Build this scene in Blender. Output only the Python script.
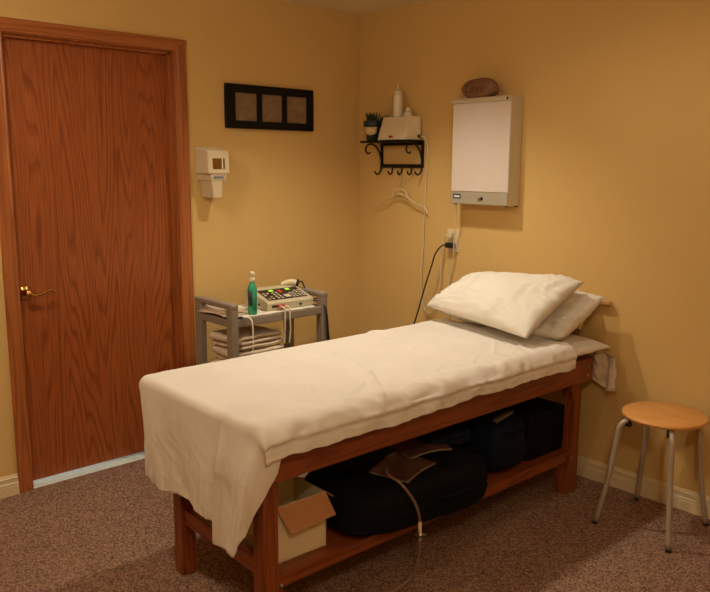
import bpy, bmesh, math, random
from mathutils import Vector, Matrix, noise
from math import sin, cos, pi, radians

for o in list(bpy.data.objects):
    bpy.data.objects.remove(o)
scene = bpy.context.scene
COL = scene.collection

# ---------------------------------------------------------------- camera
cam_d = bpy.data.cameras.new('camera')
cam_d.lens = 763.41 / 710 * 36
cam_d.sensor_width = 36
cam_d.sensor_fit = 'HORIZONTAL'
cam_d.clip_start = 0.05
cam = bpy.data.objects.new('camera', cam_d)
COL.objects.link(cam)
PIT, YAW, ROL = 0.1697, 0.7409, 0.0048
Fv = Vector((sin(YAW) * cos(PIT), cos(YAW) * cos(PIT), -sin(PIT)))
Rv = Vector((cos(YAW), -sin(YAW), 0))
Uv = Rv.cross(Fv)
R2 = cos(ROL) * Rv + sin(ROL) * Uv
U2 = -sin(ROL) * Rv + cos(ROL) * Uv
cm = Matrix(((R2.x, U2.x, -Fv.x), (R2.y, U2.y, -Fv.y), (R2.z, U2.z, -Fv.z))).to_4x4()
cm.translation = Vector((-3.3077, -3.5827, 1.5362))
cam.matrix_world = cm
scene.camera = cam

# ---------------------------------------------------------------- world, lights, exposure
scene.view_settings.view_transform = 'Standard'
scene.view_settings.look = 'None'
scene.view_settings.gamma = 1
scene.view_settings.use_curve_mapping = False
scene.view_settings.exposure = 0.07
world = bpy.data.worlds.new('world')
world.use_nodes = True
world.node_tree.nodes['Background'].inputs[0].default_value = (1.0, 0.8, 0.6, 1)
world.node_tree.nodes['Background'].inputs[1].default_value = 0.02
scene.world = world
WARM = (1.0, 0.92, 0.75)


def spot(name, loc, target, power, size_deg=168, blend=0.7, radius=0.05, color=WARM):
    d = bpy.data.lights.new(name, 'SPOT')
    d.energy = power
    d.spot_size = radians(size_deg)
    d.spot_blend = blend
    d.shadow_soft_size = radius
    d.color = color
    o = bpy.data.objects.new(name, d)
    COL.objects.link(o)
    o.location = loc
    dr = Vector(target) - Vector(loc)
    o.rotation_euler = dr.to_track_quat('-Z', 'Y').to_euler()
    return o


def dome(name, loc, power, radius=0.09, color=WARM):
    d = bpy.data.lights.new(name, 'POINT')
    d.energy = power
    d.shadow_soft_size = radius
    d.color = color
    o = bpy.data.objects.new(name, d)
    COL.objects.link(o)
    o.location = loc
    return o


spot('ceiling_spot', (-0.90, -0.98, 2.40), (-0.85, -1.0, 0), 66, 114, 1.0)
spot('ceiling_spot', (-0.90, -2.05, 2.40), (-0.90, -2.0, 0), 10)
spot('ceiling_spot', (-2.60, -1.00, 2.40), (-2.60, -1.0, 0), 29)
dome('dome_lamp', (-2.60, -1.00, 2.26), 8)
dome('dome_lamp', (-3.00, -3.70, 2.28), 30)
hall = bpy.data.lights.new('hall_daylight', 'AREA')
hall.shape = 'RECTANGLE'
hall.size = 1.2
hall.size_y = 0.8
hall.energy = 8
hall.color = (0.88, 1.0, 0.95)
hall_o = bpy.data.objects.new('hall_daylight', hall)
COL.objects.link(hall_o)
hall_o.location = (-1.7, 1.3, 0.45)
hall_o.rotation_euler = (radians(-80), 0, 0)

# ---------------------------------------------------------------- materials


def S(c):
    """sRGB 0-255 -> linear"""
    r = []
    for v in c:
        v = v / 255
        r.append(v / 12.92 if v <= 0.04045 else ((v + 0.055) / 1.055) ** 2.4)
    return (*r, 1)


def mat(name, color, rough=0.5, metal=0.0, var=0.06, nscale=20, bump=0.0, bscale=200, spec=0.5, emit=None, estr=0, sheen=0, trans=0, detail=3):
    m = bpy.data.materials.new(name)
    m.use_nodes = True
    nt = m.node_tree
    b = nt.nodes['Principled BSDF']
    b.inputs['Roughness'].default_value = rough
    b.inputs['Metallic'].default_value = metal
    b.inputs['Specular IOR Level'].default_value = spec
    if sheen:
        b.inputs['Sheen Weight'].default_value = sheen
    if trans:
        b.inputs['Transmission Weight'].default_value = trans
    tc = nt.nodes.new('ShaderNodeTexCoord')
    n = nt.nodes.new('ShaderNodeTexNoise')
    n.inputs['Scale'].default_value = nscale
    n.inputs['Detail'].default_value = detail
    nt.links.new(tc.outputs['Object'], n.inputs['Vector'])
    r = nt.nodes.new('ShaderNodeValToRGB')
    c = S(color)
    r.color_ramp.elements[0].position = 0.3
    r.color_ramp.elements[1].position = 0.7
    r.color_ramp.elements[0].color = tuple(x * (1 - var) for x in c[:3]) + (1,)
    r.color_ramp.elements[1].color = tuple(min(1, x * (1 + var)) for x in c[:3]) + (1,)
    nt.links.new(n.outputs['Fac'], r.inputs['Fac'])
    nt.links.new(r.outputs['Color'], b.inputs['Base Color'])
    if bump:
        n2 = nt.nodes.new('ShaderNodeTexNoise')
        n2.inputs['Scale'].default_value = bscale
        n2.inputs['Detail'].default_value = 4
        nt.links.new(tc.outputs['Object'], n2.inputs['Vector'])
        bp = nt.nodes.new('ShaderNodeBump')
        bp.inputs['Strength'].default_value = bump
        bp.inputs['Distance'].default_value = 0.01
        nt.links.new(n2.outputs['Fac'], bp.inputs['Height'])
        nt.links.new(bp.outputs['Normal'], b.inputs['Normal'])
    if emit:
        b.inputs['Emission Color'].default_value = S(emit)
        b.inputs['Emission Strength'].default_value = estr
    return m


def wood(name, light, dark, stretch=(5.0, 5.0, 0.55), rings=26, rough=0.38, fine=90, ringmix=0.75):
    """plain-sawn grain: contour lines of a stretched noise field, plus fine pores"""
    m = bpy.data.materials.new(name)
    m.use_nodes = True
    nt = m.node_tree
    N = nt.nodes
    L = nt.links
    b = N['Principled BSDF']
    b.inputs['Roughness'].default_value = rough
    tc = N.new('ShaderNodeTexCoord')
    mp = N.new('ShaderNodeMapping')
    mp.inputs['Scale'].default_value = stretch
    L.new(tc.outputs['Object'], mp.inputs['Vector'])
    n1 = N.new('ShaderNodeTexNoise')
    n1.inputs['Scale'].default_value = 1.0
    n1.inputs['Detail'].default_value = 1.5
    n1.inputs['Roughness'].default_value = 0.35
    L.new(mp.outputs[0], n1.inputs['Vector'])
    mu = N.new('ShaderNodeMath')
    mu.operation = 'MULTIPLY'
    mu.inputs[1].default_value = rings
    L.new(n1.outputs['Fac'], mu.inputs[0])
    fr = N.new('ShaderNodeMath')
    fr.operation = 'FRACT'
    L.new(mu.outputs[0], fr.inputs[0])
    ra = N.new('ShaderNodeValToRGB')
    e = ra.color_ramp.elements
    e[0].position = 0.0
    e[0].color = (0, 0, 0, 1)
    e[1].position = 0.35
    e[1].color = (1, 1, 1, 1)
    x = e.new(0.85)
    x.color = (0.85, 0.85, 0.85, 1)
    x = e.new(1.0)
    x.color = (0, 0, 0, 1)
    L.new(fr.outputs[0], ra.inputs['Fac'])
    mp2 = N.new('ShaderNodeMapping')
    k = max(stretch)
    mp2.inputs['Scale'].default_value = tuple((fine if s > k * 0.5 else fine * 0.05) for s in stretch)
    L.new(tc.outputs['Object'], mp2.inputs['Vector'])
    n2 = N.new('ShaderNodeTexNoise')
    n2.inputs['Scale'].default_value = 1.0
    n2.inputs['Detail'].default_value = 3
    L.new(mp2.outputs[0], n2.inputs['Vector'])
    r2 = N.new('ShaderNodeMapRange')
    r2.inputs['From Min'].default_value = 0.35
    r2.inputs['From Max'].default_value = 0.65
    L.new(n2.outputs['Fac'], r2.inputs['Value'])
    mx = N.new('ShaderNodeMath')
    mx.operation = 'MULTIPLY'
    mx.inputs[1].default_value = ringmix
    L.new(ra.outputs['Color'], mx.inputs[0])
    ad = N.new('ShaderNodeMath')
    ad.operation = 'MULTIPLY_ADD'
    ad.inputs[1].default_value = 1 - ringmix
    L.new(r2.outputs[0], ad.inputs[0])
    L.new(mx.outputs[0], ad.inputs[2])
    mix = N.new('ShaderNodeMix')
    mix.data_type = 'RGBA'
    mix.inputs['A'].default_value = S(dark)
    mix.inputs['B'].default_value = S(light)
    L.new(ad.outputs[0], mix.inputs['Factor'])
    L.new(mix.outputs['Result'], b.inputs['Base Color'])
    bp = N.new('ShaderNodeBump')
    bp.inputs['Strength'].default_value = 0.12
    bp.inputs['Distance'].default_value = 0.002
    L.new(ad.outputs[0], bp.inputs['Height'])
    L.new(bp.outputs['Normal'], b.inputs['Normal'])
    return m


def carpet_mat():
    m = bpy.data.materials.new('carpet')
    m.use_nodes = True
    nt = m.node_tree
    N = nt.nodes
    L = nt.links
    b = N['Principled BSDF']
    b.inputs['Roughness'].default_value = 0.95
    b.inputs['Specular IOR Level'].default_value = 0.1
    tc = N.new('ShaderNodeTexCoord')
    v = N.new('ShaderNodeTexVoronoi')
    v.inputs['Scale'].default_value = 150
    v.inputs['Randomness'].default_value = 0.3
    L.new(tc.outputs['Object'], v.inputs['Vector'])
    n = N.new('ShaderNodeTexNoise')
    n.inputs['Scale'].default_value = 60
    n.inputs['Detail'].default_value = 3
    L.new(tc.outputs['Object'], n.inputs['Vector'])
    sep = N.new('ShaderNodeSeparateColor')
    L.new(v.outputs['Color'], sep.inputs[0])
    r = N.new('ShaderNodeValToRGB')
    e = r.color_ramp.elements
    e[0].position = 0.0
    e[0].color = S((118, 90, 75))
    e[1].position = 1.0
    e[1].color = S((200, 159, 132))
    x = e.new(0.45)
    x.color = S((160, 125, 105))
    L.new(sep.outputs[0], r.inputs['Fac'])
    r2 = N.new('ShaderNodeValToRGB')
    r2.color_ramp.elements[0].position = 0.15
    r2.color_ramp.elements[0].color = (1, 1, 1, 1)
    r2.color_ramp.elements[1].position = 0.75
    r2.color_ramp.elements[1].color = (0.5, 0.48, 0.46, 1)
    mul = N.new('ShaderNodeMath')
    mul.operation = 'MULTIPLY'
    mul.inputs[1].default_value = 1.0
    L.new(v.outputs['Distance'], mul.inputs[0])
    L.new(mul.outputs[0], r2.inputs['Fac'])
    mix = N.new('ShaderNodeMix')
    mix.data_type = 'RGBA'
    mix.blend_type = 'MULTIPLY'
    mix.inputs['Factor'].default_value = 1
    L.new(r.outputs['Color'], mix.inputs['A'])
    L.new(r2.outputs['Color'], mix.inputs['B'])
    L.new(mix.outputs['Result'], b.inputs['Base Color'])
    bp = N.new('ShaderNodeBump')
    bp.inputs['Strength'].default_value = 0.6
    bp.inputs['Distance'].default_value = 0.006
    bp.invert = True
    L.new(v.outputs['Distance'], bp.inputs['Height'])
    L.new(bp.outputs['Normal'], b.inputs['Normal'])
    return m


def cloth_mat(name, color, weave=500, rough=0.9, var=0.03, bump=0.15, crease=0.0):
    m = mat(name, color, rough=rough, var=var, nscale=6, sheen=0.2, spec=0.15)
    nt = m.node_tree
    N = nt.nodes
    L = nt.links
    b = N['Principled BSDF']
    tc = N.new('ShaderNodeTexCoord')
    n = N.new('ShaderNodeTexNoise')
    n.inputs['Scale'].default_value = weave
    L.new(tc.outputs['Object'], n.inputs['Vector'])
    bp = N.new('ShaderNodeBump')
    bp.inputs['Strength'].default_value = bump
    bp.inputs['Distance'].default_value = 0.002
    L.new(n.outputs['Fac'], bp.inputs['Height'])
    last = bp
    if crease:
        n2 = N.new('ShaderNodeTexNoise')
        n2.noise_type = 'RIDGED_MULTIFRACTAL'
        n2.inputs['Scale'].default_value = 9
        n2.inputs['Detail'].default_value = 3
        n2.inputs['Distortion'].default_value = 0.6
        L.new(tc.outputs['Object'], n2.inputs['Vector'])
        bp2 = N.new('ShaderNodeBump')
        bp2.inputs['Strength'].default_value = crease
        bp2.inputs['Distance'].default_value = 0.004
        L.new(n2.outputs['Fac'], bp2.inputs['Height'])
        L.new(bp.outputs['Normal'], bp2.inputs['Normal'])
        last = bp2
    L.new(last.outputs['Normal'], b.inputs['Normal'])
    return m


M = {}
M['wall'] = mat('wall_paint', (220, 183, 116), rough=0.85, var=0.012, nscale=3, bump=0.10, bscale=160, spec=0.2)
M['ceiling'] = mat('ceiling_paint', (236, 218, 180), rough=0.95, var=0.03, nscale=40, bump=0.3, bscale=120, spec=0.1)
M['carpet'] = carpet_mat()
M['base'] = mat('baseboard_paint', (226, 205, 165), rough=0.45, var=0.02)
M['door'] = wood('door_oak_veneer', (172, 92, 42), (122, 56, 20), stretch=(7.0, 7.0, 0.42), rings=26, fine=160, ringmix=0.6)
M['casing'] = wood('casing_oak_vertical', (180, 104, 52), (142, 76, 34), stretch=(14, 14, 0.5), rings=10)
M['casing_h'] = wood('casing_oak_horizontal', (180, 104, 52), (142, 76, 34), stretch=(0.5, 14, 14), rings=10)
M['bedwood_h'] = wood('table_oak_horizontal', (150, 76, 33), (110, 50, 19), stretch=(0.6, 9, 9), rings=14)
M['bedwood_v'] = wood('table_oak_vertical', (150, 76, 33), (110, 50, 19), stretch=(9, 9, 0.6), rings=12)
M['bedwood_y'] = wood('table_oak_crosswise', (150, 76, 33), (110, 50, 19), stretch=(9, 0.6, 9), rings=12)
M['hall_floor'] = mat('hall_vinyl', (225, 235, 230), rough=0.4)
M['brass'] = mat('polished_brass', (214, 170, 96), rough=0.16, metal=1, var=0.02)
M['iron'] = mat('black_iron', (18, 15, 14), spec=.25, rough=0.5, metal=0.0, bump=0.2, bscale=90)
M['frame_black'] = mat('black_frame_lacquer', (14, 12, 12), spec=.2, rough=0.45, var=0.1)
M['glass_print'] = mat('brown_leaf_print', (134, 110, 82), rough=0.25, var=0.16, nscale=28, detail=8)
M['plastic_cream'] = mat('cream_plastic', (226, 208, 172), rough=0.35, var=0.01)
M['plastic_ivory'] = mat('ivory_plastic', (218, 198, 160), rough=0.4, var=0.01)
M['amber'] = mat('amber_window', (120, 76, 28), rough=0.1, var=0.2)
M['grey_label'] = mat('grey_label', (168, 168, 166), rough=0.4, var=0.02)
M['dark_ink'] = mat('dark_ink', (42, 42, 50), rough=0.6, var=0.02)
M['viewer_metal'] = mat('putty_enamel_metal', (206, 190, 158), rough=0.4, var=0.01)
M['viewer_strip'] = mat('grey_enamel_strip', (174, 164, 142), rough=0.4, var=0.01)
M['opal'] = mat('opal_acrylic_panel', (226, 210, 198), rough=0.28, var=0.01, spec=0.6)
M['blue_label'] = mat('blue_label', (30, 40, 84), rough=0.4, var=0.02)
M['white_ink'] = mat('white_ink', (230, 228, 220), rough=0.5, var=0.01)
M['stone'] = mat('brown_river_stone', (132, 90, 62), rough=0.55, var=0.22, nscale=14, bump=0.25, bscale=60, detail=8)
M['engrave'] = mat('engraved_letters', (84, 50, 36), rough=0.8)
M['white_bottle'] = mat('white_squeeze_bottle', (232, 222, 196), rough=0.35, var=0.01)
M['red_switch'] = mat('red_switch', (150, 20, 16), rough=0.3, emit=(200, 20, 10), estr=0.15)
M['black_plastic'] = mat('black_plastic', (22, 22, 22), rough=0.4)
M['pot_dark'] = mat('charcoal_pot', (50, 47, 50), rough=0.5, var=0.3, nscale=60)
M['pot_blue'] = mat('blue_black_rim_band', (40, 44, 60), rough=0.45, var=0.4, nscale=80)
M['pot_label'] = mat('cream_paper_label', (220, 190, 140), rough=0.7, var=0.15, nscale=90)
M['pot_red'] = mat('dark_red_pot', (92, 36, 28), rough=0.5, var=0.3, nscale=60)
M['leaf'] = mat('dark_green_leaf', (52, 62, 30), rough=0.6, var=0.3, nscale=50)
M['soil'] = mat('soil', (50, 36, 24), rough=1, bump=0.6, bscale=150)
M['cord_white'] = mat('white_cord', (222, 206, 174), rough=0.5, var=0.01)
M['cord_black'] = mat('black_cord', (30, 28, 27), rough=0.5)
M['cord_grey'] = mat('grey_green_cord', (80, 76, 60), rough=0.5)
M['cart'] = mat('taupe_moulded_plastic', (146, 130, 112), rough=0.6, var=0.04, bump=0.1, bscale=300)
M['towel'] = cloth_mat('terry_towel', (226, 204, 176), weave=260, bump=0.6)
M['towel_white'] = cloth_mat('white_towel', (238, 228, 208), weave=260, bump=0.5)
M['green_bottle'] = mat('green_liquid_bottle', (70, 186, 142), rough=0.15, var=0.05, trans=0.35)
M['machine'] = mat('putty_machine_case', (196, 184, 152), rough=0.45, var=0.01)
M['led_green'] = mat('green_display', (160, 220, 60), rough=0.3, emit=(170, 240, 60), estr=0.6)
M['led_red'] = mat('red_display', (200, 60, 40), rough=0.3, emit=(220, 60, 40), estr=0.3)
M['button'] = mat('pale_buttons', (206, 196, 170), rough=0.4)
M['red_plug'] = mat('red_plug', (190, 36, 28), rough=0.35)
M['sheet'] = cloth_mat('cream_cotton_sheet', (232, 222, 210), weave=700, bump=0.05, crease=0.28)
M['pillowcase'] = cloth_mat('cream_cotton_pillowcase', (234, 226, 212), weave=700, bump=0.05, crease=0.16)
M['vinyl'] = mat('dark_brown_vinyl', (58, 36, 26), rough=0.4, bump=0.1)
M['rest_vinyl'] = mat('tan_vinyl', (214, 178, 120), rough=0.5, bump=0.1)
M['rest_wood'] = mat('brown_board', (140, 84, 44), rough=0.5)
M['cardboard'] = mat('brown_cardboard', (188, 130, 84), rough=0.85, var=0.05, nscale=60)
M['box_white'] = mat('whitened_cardboard', (232, 212, 174), rough=0.75, var=0.02)
M['black_fabric'] = mat('black_nylon', (15, 15, 17), spec=.15, rough=0.85, var=0.2, bump=0.3, bscale=400)
M['black_case'] = mat('black_textured_case', (13, 13, 14), spec=.15, rough=0.75, var=0.2, bump=0.3, bscale=300)
M['blue_fabric'] = mat('navy_blue_nylon', (17, 24, 42), spec=.15, rough=0.7, var=0.25, nscale=9, bump=0.2, bscale=300)
M['grey_label2'] = mat('worn_grey_strip', (120, 104, 84), rough=0.6)
M['magazine'] = mat('printed_cover', (92, 60, 46), rough=0.35, var=0.5, nscale=12, detail=6)
M['paper'] = mat('paper_pages', (150, 138, 120), rough=0.8)
M['tube'] = mat('cloudy_rubber_tube', (130, 96, 76), rough=0.35, var=0.05)
M['steel'] = mat('brushed_steel', (190, 186, 178), rough=0.28, metal=1, var=0.03)
M['stool_metal'] = mat('silver_painted_tube', (184, 170, 152), rough=0.4, metal=0.25, var=0.02)
M['stool_seat'] = wood('birch_seat', (232, 168, 98), (216, 148, 78), stretch=(10, 1.2, 10), rings=8, rough=0.35)
M['led_dark'] = mat('dark_panel', (36, 26, 24), rough=0.3)

# ---------------------------------------------------------------- helpers
MW = {}


def Mw(o):
    return MW.get(o.name, Matrix.Identity(4)) if o else Matrix.Identity(4)


def tag(o, label=None, cat=None, group=None, kind=None):
    if label:
        o['label'] = label
    if cat:
        o['category'] = cat
    if group:
        o['group'] = group
    if kind:
        o['kind'] = kind
    return o


def empty(name, loc, rz=0.0, **k):
    o = bpy.data.objects.new(name, None)
    o.empty_display_size = 0.05
    COL.objects.link(o)
    o.location = loc
    o.rotation_euler = (0, 0, rz)
    MW[o.name] = Matrix.Translation(loc) @ Matrix.Rotation(rz, 4, 'Z')
    return tag(o, **k)


class MB:
    """collects shapes given in WORLD coordinates (or local ones, with xf)"""

    def __init__(self, xf=None):
        self.bm = bmesh.new()
        self.xf = xf

    def add(self, verts, faces, smooth=False, mi=0):
        vs = [self.bm.verts.new(self.xf @ Vector(v) if self.xf else Vector(v)) for v in verts]
        for f in faces:
            try:
                fc = self.bm.faces.new([vs[i] for i in f])
                fc.smooth = smooth
                fc.material_index = mi
            except ValueError:
                pass
        return vs

    def box(self, x0, x1, y0, y1, z0, z1, bev=0.0, seg=2, mi=0, rot=None):
        t = bmesh.new()
        bmesh.ops.create_cube(t, size=1)
        for v in t.verts:
            v.co = Vector(((x0 + x1) / 2 + v.co.x * (x1 - x0), (y0 + y1) / 2 + v.co.y * (y1 - y0), (z0 + z1) / 2 + v.co.z * (z1 - z0)))
        if bev:
            bmesh.ops.bevel(t, geom=list(t.edges), offset=bev, segments=seg, profile=0.5, affect='EDGES')
        if rot is not None:
            c = Vector(((x0 + x1) / 2, (y0 + y1) / 2, (z0 + z1) / 2))
            for v in t.verts:
                v.co = c + rot @ (v.co - c)
        self.merge(t, mi, bev > 0.006)
        return self

    def merge(self, t, mi=0, smooth=False):
        mp = {}
        for v in t.verts:
            mp[v] = self.bm.verts.new(self.xf @ v.co if self.xf else v.co)
        for f in t.faces:
            g = self.bm.faces.new([mp[v] for v in f.verts])
            g.material_index = mi
            g.smooth = smooth
        t.free()

    def hexa(self, p, bev=0.0, seg=2, mi=0):
        """8 points: bottom 4 ccw, top 4 ccw"""
        t = bmesh.new()
        vs = [t.verts.new(q) for q in p]
        for f in ((0, 3, 2, 1), (4, 5, 6, 7), (0, 1, 5, 4), (1, 2, 6, 5), (2, 3, 7, 6), (3, 0, 4, 7)):
            t.faces.new([vs[i] for i in f])
        bmesh.ops.recalc_face_normals(t, faces=t.faces)
        if bev:
            bmesh.ops.bevel(t, geom=list(t.edges), offset=bev, segments=seg, profile=0.5, affect='EDGES')
        self.merge(t, mi)
        return self

    def tube(self, pts, r, n=10, sm=6, closed=False, flat=None):
        """smooth tube through points; r a number or a list per point"""
        P = [Vector(p) for p in pts]
        rr = r if isinstance(r, (list, tuple)) else [r] * len(P)
        path, rad = [], []
        if sm <= 1 or len(P) < 3:
            path, rad = P, list(rr)
        else:
            for i in range(len(P) - 1):
                a = P[max(i - 1, 0)]
                b = P[i]
                c = P[i + 1]
                d = P[min(i + 2, len(P) - 1)]
                for k in range(sm):
                    t = k / sm
                    path.append(0.5 * ((2 * b) + (c - a) * t + (2 * a - 5 * b + 4 * c - d) * t * t + (-a + 3 * b - 3 * c + d) * t ** 3))
                    rad.append(rr[i] * (1 - t) + rr[i + 1] * t)
            path.append(P[-1])
            rad.append(rr[-1])
        vs, fs = [], []
        prev = None
        for i, p in enumerate(path):
            tg = (path[min(i + 1, len(path) - 1)] - path[max(i - 1, 0)]).normalized()
            if prev is None:
                up = Vector((0, 0, 1)) if abs(tg.z) < 0.9 else Vector((1, 0, 0))
                nx = tg.cross(up).normalized()
            else:
                nx = (prev - tg * prev.dot(tg)).normalized()
            prev = nx
            ny = tg.cross(nx)
            for k in range(n):
                a = 2 * pi * k / n
                vs.append(p + (nx * cos(a) + ny * sin(a) * (flat or 1)) * rad[i])
        for i in range(len(path) - 1):
            for k in range(n):
                fs.append((i * n + k, i * n + (k + 1) % n, (i + 1) * n + (k + 1) % n, (i + 1) * n + k))
        fs.append(tuple(range(n))[::-1])
        fs.append(tuple((len(path) - 1) * n + k for k in range(n)))
        self.add(vs, fs, True)
        return self

    def lathe(self, prof, c, n=24, axis='Z', smooth=True, mi=0):
        """prof: (r, h) list; axis Z, X or Y"""
        vs, fs = [], []
        c = Vector(c)
        for r, h in prof:
            for k in range(n):
                a = 2 * pi * k / n
                if axis == 'Z':
                    q = Vector((r * cos(a), r * sin(a), h))
                elif axis == 'X':
                    q = Vector((h, r * cos(a), r * sin(a)))
                else:
                    q = Vector((r * sin(a), h, r * cos(a)))
                vs.append(c + q)
        m = len(prof)
        for i in range(m - 1):
            for k in range(n):
                fs.append((i * n + k, i * n + (k + 1) % n, (i + 1) * n + (k + 1) % n, (i + 1) * n + k))
        fs.append(tuple(range(n))[::-1])
        fs.append(tuple((m - 1) * n + k for k in range(n)))
        self.add(vs, fs, smooth, mi)
        return self

    def prism(self, poly, axis, a, b, bev=0, mi=0):
        """polygon of (p, q) pairs extruded along axis from a to b; X:(y,z) Y:(x,z) Z:(x,y)"""
        def mk(p, q, h):
            return (h, p, q) if axis == 'X' else (p, h, q) if axis == 'Y' else (p, q, h)
        t = bmesh.new()
        lo = [t.verts.new(mk(p, q, a)) for p, q in poly]
        hi = [t.verts.new(mk(p, q, b)) for p, q in poly]
        n = len(poly)
        t.faces.new(lo)
        t.faces.new(hi[::-1])
        for i in range(n):
            t.faces.new((lo[i], hi[i], hi[(i + 1) % n], lo[(i + 1) % n]))
        bmesh.ops.recalc_face_normals(t, faces=t.faces)
        if bev:
            bmesh.ops.bevel(t, geom=list(t.edges), offset=bev, segments=2, profile=0.5, affect='EDGES')
        self.merge(t, mi)
        return self

    def grid(self, fn, nu, nv, smooth=True, wrap=False):
        vs = [fn(i / nu, j / nv) for i in range(nu + 1) for j in range(nv + 1)]
        fs = [(i * (nv + 1) + j, i * (nv + 1) + j + 1, (i + 1) * (nv + 1) + j + 1, (i + 1) * (nv + 1) + j) for i in range(nu) for j in range(nv)]
        self.add(vs, fs, smooth)
        return self

    def build(self, name, m, parent=None, loc=None, rz=0.0, thick=0, smooth=None, **k):
        me = bpy.data.meshes.new(name)
        bmesh.ops.remove_doubles(self.bm, verts=self.bm.verts, dist=1e-6)
        bmesh.ops.recalc_face_normals(self.bm, faces=self.bm.faces)
        o = bpy.data.objects.new(name, me)
        COL.objects.link(o)
        if loc is not None:
            wm = Matrix.Translation(loc) @ Matrix.Rotation(rz, 4, 'Z')
            self.bm.transform(wm.inverted())
            o.location = loc
            o.rotation_euler = (0, 0, rz)
            if parent:
                raise RuntimeError
            MW[o.name] = wm
        elif parent:
            self.bm.transform(Mw(parent).inverted())
            MW[o.name] = Mw(parent)
        self.bm.to_mesh(me)
        self.bm.free()
        for mm in (m if isinstance(m, (list, tuple)) else [m]):
            me.materials.append(M[mm])
        if parent:
            o.parent = parent
        if thick:
            md = o.modifiers.new('thickness', 'SOLIDIFY')
            md.thickness = thick
            md.offset = 0
        return tag(o, **k)


def catmull(P, sm=6):
    out = []
    P = [Vector(p) for p in P]
    for i in range(len(P) - 1):
        a, b, c, d = P[max(i - 1, 0)], P[i], P[i + 1], P[min(i + 2, len(P) - 1)]
        for k in range(sm):
            t = k / sm
            out.append(0.5 * ((2 * b) + (c - a) * t + (2 * a - 5 * b + 4 * c - d) * t * t + (-a + 3 * b - 3 * c + d) * t ** 3))
    out.append(P[-1])
    return out


def nz(x, y, z=0.0):
    return noise.noise(Vector((x, y, z)))


def sstep(a, b, x):
    t = max(0, min(1, (x - a) / (b - a)))
    return t * t * (3 - 2 * t)


# ---------------------------------------------------------------- room shell
X0, Y0, HC = -4.3, -4.6, 2.44
DX0, DX1, DZ = -2.130, -1.272, 2.115       # door opening
b = MB()
b.box(X0 - .1, 0.1, Y0 - .1, 0.0, -0.05, 0)
b.build('floor', 'carpet', kind='structure')
MB().box(X0 - .1, 0.1, Y0 - .1, 0.1, HC, HC + .05).build('ceiling', 'ceiling', kind='structure')
b = MB()
b.box(X0, DX0, 0, 0.11, 0, HC)
b.box(DX1, 0.1, 0, 0.11, 0, HC)
b.box(DX0, DX1, 0, 0.11, DZ, HC)
b.build('wall_back', 'wall', kind='structure')
MB().box(0, 0.1, Y0, 0.0, 0, HC).build('wall_right', 'wall', kind='structure')
MB().box(X0 - .1, X0, Y0, 0.11, 0, HC).build('wall_left', 'wall', kind='structure')
MB().box(X0 - .1, 0.1, Y0 - .1, Y0, 0, HC).build('wall_front', 'wall', kind='structure')
MB().box(-3.3, -0.3, 0.0, 2.2, -0.05, 0.0).build('floor_hall', 'hall_floor', kind='structure')

# baseboards: profile (depth, z)
BP = [(0.0, 0.0), (0.014, 0.0), (0.014, 0.046), (0.012, 0.049), (0.012, 0.052), (0.0145, 0.055), (0.0125, 0.060), (0.0105, 0.062), (0.0105, 0.080),
      (0.0125, 0.083), (0.0105, 0.086), (0.0075, 0.089), (0.0075, 0.093), (0.005, 0.098), (0.0, 0.098)]
MB().prism([(-d, z) for d, z in BP], 'X', X0, -2.182).build('baseboard_left', 'base', kind='structure')
MB().prism([(-d, z) for d, z in BP], 'X', -1.217, 0.0).build('baseboard_back', 'base', kind='structure')
MB().prism([(-d, z) for d, z in BP], 'Y', Y0, -0.015).build('baseboard_right', 'base', kind='structure')

# ---------------------------------------------------------------- door
door = empty('door_1', (-1.70, 0.05, 0), kind='structure')
for s, (xa, xb) in enumerate(((-2.181, DX0 + .013), (DX1 - .013, -1.218))):
    b = MB()
    inner, outer = (xb, xa) if s == 0 else (xa, xb)
    w = abs(outer - inner)
    sg = -1 if s == 0 else 1
    prof = [(0, 0), (0, -.011), (.006, -.013), (.012, -.011), (.016, -.013), (.045, -.018), (w - .006, -.018), (w, -.014), (w, 0)]
    b.prism([(inner + sg * d, y) for d, y in prof], 'Z', 0, 2.158 if True else 0)
    b.build('casing', 'casing', door)
b = MB()
prof = [(0, 0), (0, -.011), (.006, -.013), (.012, -.011), (.016, -.013), (.045, -.0185), (.052, -.0185), (.057, -.014), (.057, 0)]
b.prism([(y, DZ - .013 + d) for d, y in prof], 'X', -2.182, -1.217)
b.build('casing', 'casing_h', door)
b = MB()
b.box(DX0, DX0 + .018, .001, .112, 0, DZ)
b.box(DX1 - .018, DX1, .001, .112, 0, DZ)
b.box(DX0, DX1, .001, .112, DZ - .018, DZ)
# stops
b.box(DX0 + .018, DX0 + .026, .028, .060, 0, DZ - .018)
b.box(DX1 - .028, DX1 - .018, .028, .060, 0, DZ - .018)
b.box(DX0 + .018, DX1 - .018, .028, .060, DZ - .030, DZ - .018)
b.build('jamb', 'casing', door)
leaf = MB().box(DX0 + .020, DX1 - .020, .062, .098, 0.014, DZ - .022, bev=0.0015).build('door_leaf', 'door', door)
# threshold strip below the leaf, lit from the hall
MB().box(DX0 + .002, DX1 - .002, .030, .112, 0, .004, bev=.001).build('threshold', 'hall_floor', door)
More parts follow.
